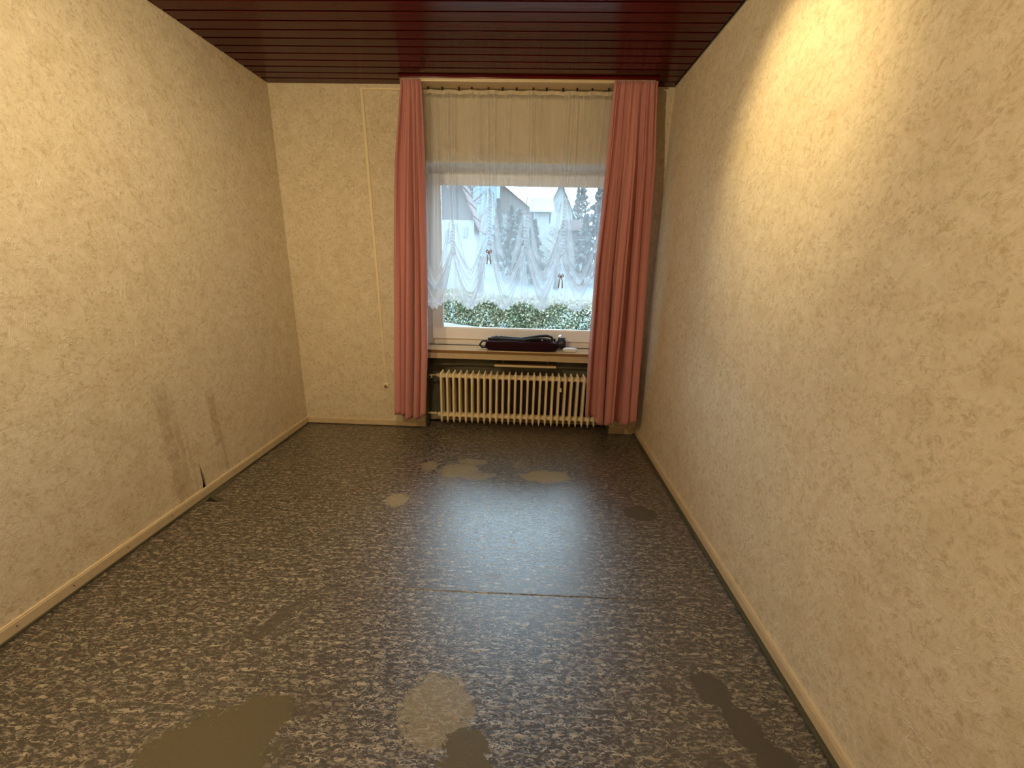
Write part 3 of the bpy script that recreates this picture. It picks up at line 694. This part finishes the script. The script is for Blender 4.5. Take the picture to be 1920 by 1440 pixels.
def conifer(x, y, h, r_, label, n_=2200, nm='conifer'):
    z0 = gz(y) - .05; o = empty(nm, (x, y, z0)); tag(o, label, 'tree', 'evergreens beyond the street')
    t_ = rng.random(n_) ** .75; a = rng.random(n_) * 2 * PI
    rr = r_ * (1 - t_) * (.75 + .35 * np.sin(t_ * h * 9)) * rng.uniform(.55, 1, n_) + .05
    pts = np.stack([np.cos(a) * rr, np.sin(a) * rr, .06 * h + t_ * h * .94], 1)
    leaves('needles', pts, .10 * (h / 5) ** .5 + .05, 'conifer', o)
    tubeobj('trunk', [(0, 0, 0), (0, 0, h * .5), (0, 0, h * .95)], [.12, .09, .02], 'twig', o, 7)
def place(u, vb, vt, y):                                 # foot x and height of something seen between two rows of the photo
    p = at(u, vb, y); q = at(u, vt, y); return p.x, q.z - gz(y)
for u, vt, y, r_, lab in ((957, 384, 27, 1.0, 'narrow grey-green conifer left of the middle of the view outside'), (972, 392, 24, .95, 'grey-green conifer just left of the white gabled house'), (1000, 412, 22, 1.0, 'bushy dark conifer against the foot of the white gabled house'),
                          (1096, 402, 22, 1.1, 'blue-green conifer at the right of the view outside'), (1118, 340, 26, 1.7, 'tall conifer behind the right-hand drape edge'), (1086, 338, 50, 2.6, 'tall pale conifer rising behind the annex roof'), (1078, 350, 58, 1.6, 'distant conifer just right of the white gable'), (934, 372, 34, .9, 'slim conifer beside the pale blue house')):
    x_, h_ = place(u, 470, vt, y); conifer(x_, y, h_, r_, lab)
def bare_tree(x, y, h, label, seed):
    r2 = random.Random(seed); z0 = gz(y) - .05; o = empty('bare_tree', (x, y, z0)); tag(o, label, 'tree')
    tubeobj('trunk', [(0, 0, 0), (.03, 0, h * .3), (0, .05, h * .6), (.1, 0, h)], [.16, .13, .08, .02], 'twig', o, 8)
    bm = bmesh.new()
    for k in range(46):
        z_ = h * r2.uniform(.25, .95); a = r2.uniform(0, 2 * PI); l_ = (h - z_) * .55 + .4
        p = Vector((0, 0, z_)); pts = [p]
        for q in range(4):
            a += r2.uniform(-.5, .5); p = p + Vector((math.cos(a) * l_ / 4, math.sin(a) * l_ / 4, l_ / 4 * r2.uniform(.3, 1.0))); pts.append(p)
        tube(bm, pts, [.035, .025, .018, .012, .006], 5)
        for q in range(3):
            b0 = pts[r2.randint(1, 3)]; a2 = r2.uniform(0, 2 * PI); e = b0 + Vector((math.cos(a2), math.sin(a2), .7)) * l_ * .25
            tube(bm, [b0, e], [.012, .004], 4)
    obj('branches', bm, 'twig', o, True)
x_, h_ = place(884, 475, 330, 31); bare_tree(x_, 31, h_, 'bare tree with brown trunk in front of the pale blue house', 2)
x_, h_ = place(985, 470, 335, 62); bare_tree(x_, 62, h_, 'bare leafless tree against the bright sky', 4)
x_, h_ = place(1046, 470, 428, 20); bare_tree(x_, 20, max(1.4, h_), 'low bare shrub in front of the white gabled house', 9)

def house(name, label, y, d, u0, u1, vb, ve, ua, va, wall, gable, roof, wins=(), over=.5):
    """gabled house, gable towards the room: wall from u0 to u1, eaves at row ve, apex at (ua, va)"""
    e0, e1, ap = at(u0, ve, y), at(u1, ve, y), at(ua, va, y); zb = gz(y) - .6
    o = empty(name, ((e0.x + e1.x) / 2, y, zb)); L = Vector(o.location); tag(o, label, 'house')
    ez = (e0.z + e1.z) / 2
    bm = bmesh.new(); box(bm, e0.x - L.x, e1.x - L.x, 0, d, 0, ez - zb); obj('walls', bm, wall, o)
    bm = bmesh.new(); prism(bm, [(e0.x - L.x, .0, ez - zb), (e1.x - L.x, .0, ez - zb), (ap.x - L.x, .0, ap.z - zb)], (0, d, 0)); obj('gable', bm, gable, o)
    for sx in (0, 1):
        E = Vector(((e1 if sx else e0).x - L.x, 0, ez - zb)); A_ = Vector((ap.x - L.x, 0, ap.z - zb)); dr = (E - A_).normalized(); E2 = E + dr * over
        nrm = Vector((-dr.z, 0, dr.x)); nrm = nrm if nrm.z > 0 else -nrm
        k = max(4, int((E2 - A_).length / .55)); bm = bmesh.new()
        for q in range(k):                               # tile courses, each lapping the next
            pa = A_.lerp(E2, q / k); pb = A_.lerp(E2, (q + 1.04) / k)
            prism(bm, [pa + nrm * .02 + Vector((0, -.35, 0)), pb + nrm * .06 + Vector((0, -.35, 0)), pb + nrm * .12 + Vector((0, -.35, 0)), pa + nrm * .08 + Vector((0, -.35, 0))], (0, d + .7, 0))
        obj('roof_slope', bm, roof, o)
    for (ua_, ub_, va_, vb_) in wins:
        a = at(ua_, va_, y) - L; b = at(ub_, vb_, y) - L
        bm = bmesh.new(); box(bm, a.x, b.x, -.06, .02, b.z, a.z); f = obj('window_frame', bm, 'white_render', o)
        m_ = (b.x - a.x) * .12
        bm = bmesh.new(); box(bm, a.x + m_, (a.x + b.x) / 2 - m_ * .3, -.08, -.05, b.z + m_, a.z - m_); obj('pane', bm, 'pane_dark', f)
        bm = bmesh.new(); box(bm, (a.x + b.x) / 2 + m_ * .3, b.x - m_, -.08, -.05, b.z + m_, a.z - m_); obj('pane', bm, 'pane_dark', f)
    return o
house('chalet_house', 'near white house with dark grey gable at the left of the view outside', 17, 2.2, 770, 889, 470, 412, 835, 270, 'white_render', 'grey_clad', 'tile_dark', [(836, 846, 430, 455), (868, 876, 425, 445)])
house('blue_house', 'pale blue house seen behind the dark-gabled house', 40, 4.5, 862, 932, 470, 316, 890, 250, 'blue_render', 'blue_render', 'tile', [(892, 901, 364, 381), (901, 909, 407, 423)])
house('brown_house', 'house with brown weathered gable in the middle of the view outside', 46, 9, 870, 1008, 470, 402, 915, 325, 'white_render', 'brown_clad', 'tile_dark')
house('white_house', 'white gabled house with pale frosted roof at centre right outside', 36, 8, 1026, 1074, 470, 400, 1052, 345, 'white_render', 'white_render', 'tile', [(1035, 1040, 380, 395), (1044, 1049, 380, 396), (1034, 1040, 425, 440), (1058, 1064, 425, 440)])
# side wing of the white house with its tiled slope towards the room
def wing(name, label, y, d, u0, u1, ve, vr, wall, roof):
    a, b, r0 = at(u0, ve, y), at(u1, ve, y), at(u0, vr, y); zb = gz(y) - .6; o = empty(name, (a.x, y, zb)); tag(o, label, 'house'); ez = a.z - zb; wd_ = b.x - a.x
    bm = bmesh.new(); box(bm, 0, wd_, 0, d, 0, ez); obj('walls', bm, wall, o)
    hz = (r0.z - zb) - ez; k = 9; bm = bmesh.new()
    for q in range(k):
        z0_, z1_ = ez + hz * q / k, ez + hz * (q + 1) / k; y0_, y1_ = -.4 + (d / 2 + .4) * q / k, -.4 + (d / 2 + .4) * (q + 1) / k
        prism(bm, [(-.3, y0_, z0_ + .09), (-.3, y1_, z1_ + .03), (-.3, y1_, z1_ - .08), (-.3, y0_, z0_ - .02)], (wd_ + .6, 0, 0))
    prism(bm, [(-.3, d / 2, ez + hz), (-.3, d + .3, ez - .1), (-.3, d + .3, ez - .2), (-.3, d / 2, ez + hz - .1)], (wd_ + .6, 0, 0))
    obj('roof', bm, roof, o)
    bm = bmesh.new(); prism(bm, [(0, 0, ez), (0, d, ez), (0, d / 2, ez + hz - .1)], (wd_, 0, 0)); obj('gable_ends', bm, wall, o)
    return o
wing('tiled_house', 'low pale house with wide frosted tile roof left of the white gable', 25, 5, 1002, 1030, 398, 360, 'white_render', 'tile')
wing('garage', 'low annex with brown roof right of the white gabled house', 30, 4, 1066, 1092, 432, 408, 'grey_clad', 'tile_dark')
gw = empty('garden_wall', (0, 20, gz(20))); tag(gw, 'low grey stone garden wall across the street at the left', 'wall')
for (u0, u1, v0, v1, y) in ((866, 908, 480, 489, 24), (868, 906, 494, 503, 18.5)):
    a = at(u0, v0, y); b = at(u1, v1, y); L = gw.location; nb = 7
    for k in range(nb):
        x0_ = a.x + (b.x - a.x) * k / nb; bm = bmesh.new(); box(bm, x0_ - L.x, x0_ + (b.x - a.x) / nb * .94 - L.x, y - L.y, y + .4 - L.y, gz(y) - .3 - L.z, a.z + random.uniform(-.03, .03) - L.z, bev=.04); obj('stone_block', bm, 'stone', gw)
    bm = bmesh.new(); box(bm, a.x - L.x - .1, b.x - L.x + .1, y - L.y - .08, y + .48 - L.y, a.z + .02 - L.z, a.z + .10 - L.z, bev=.02); obj('coping', bm, 'frost', gw)
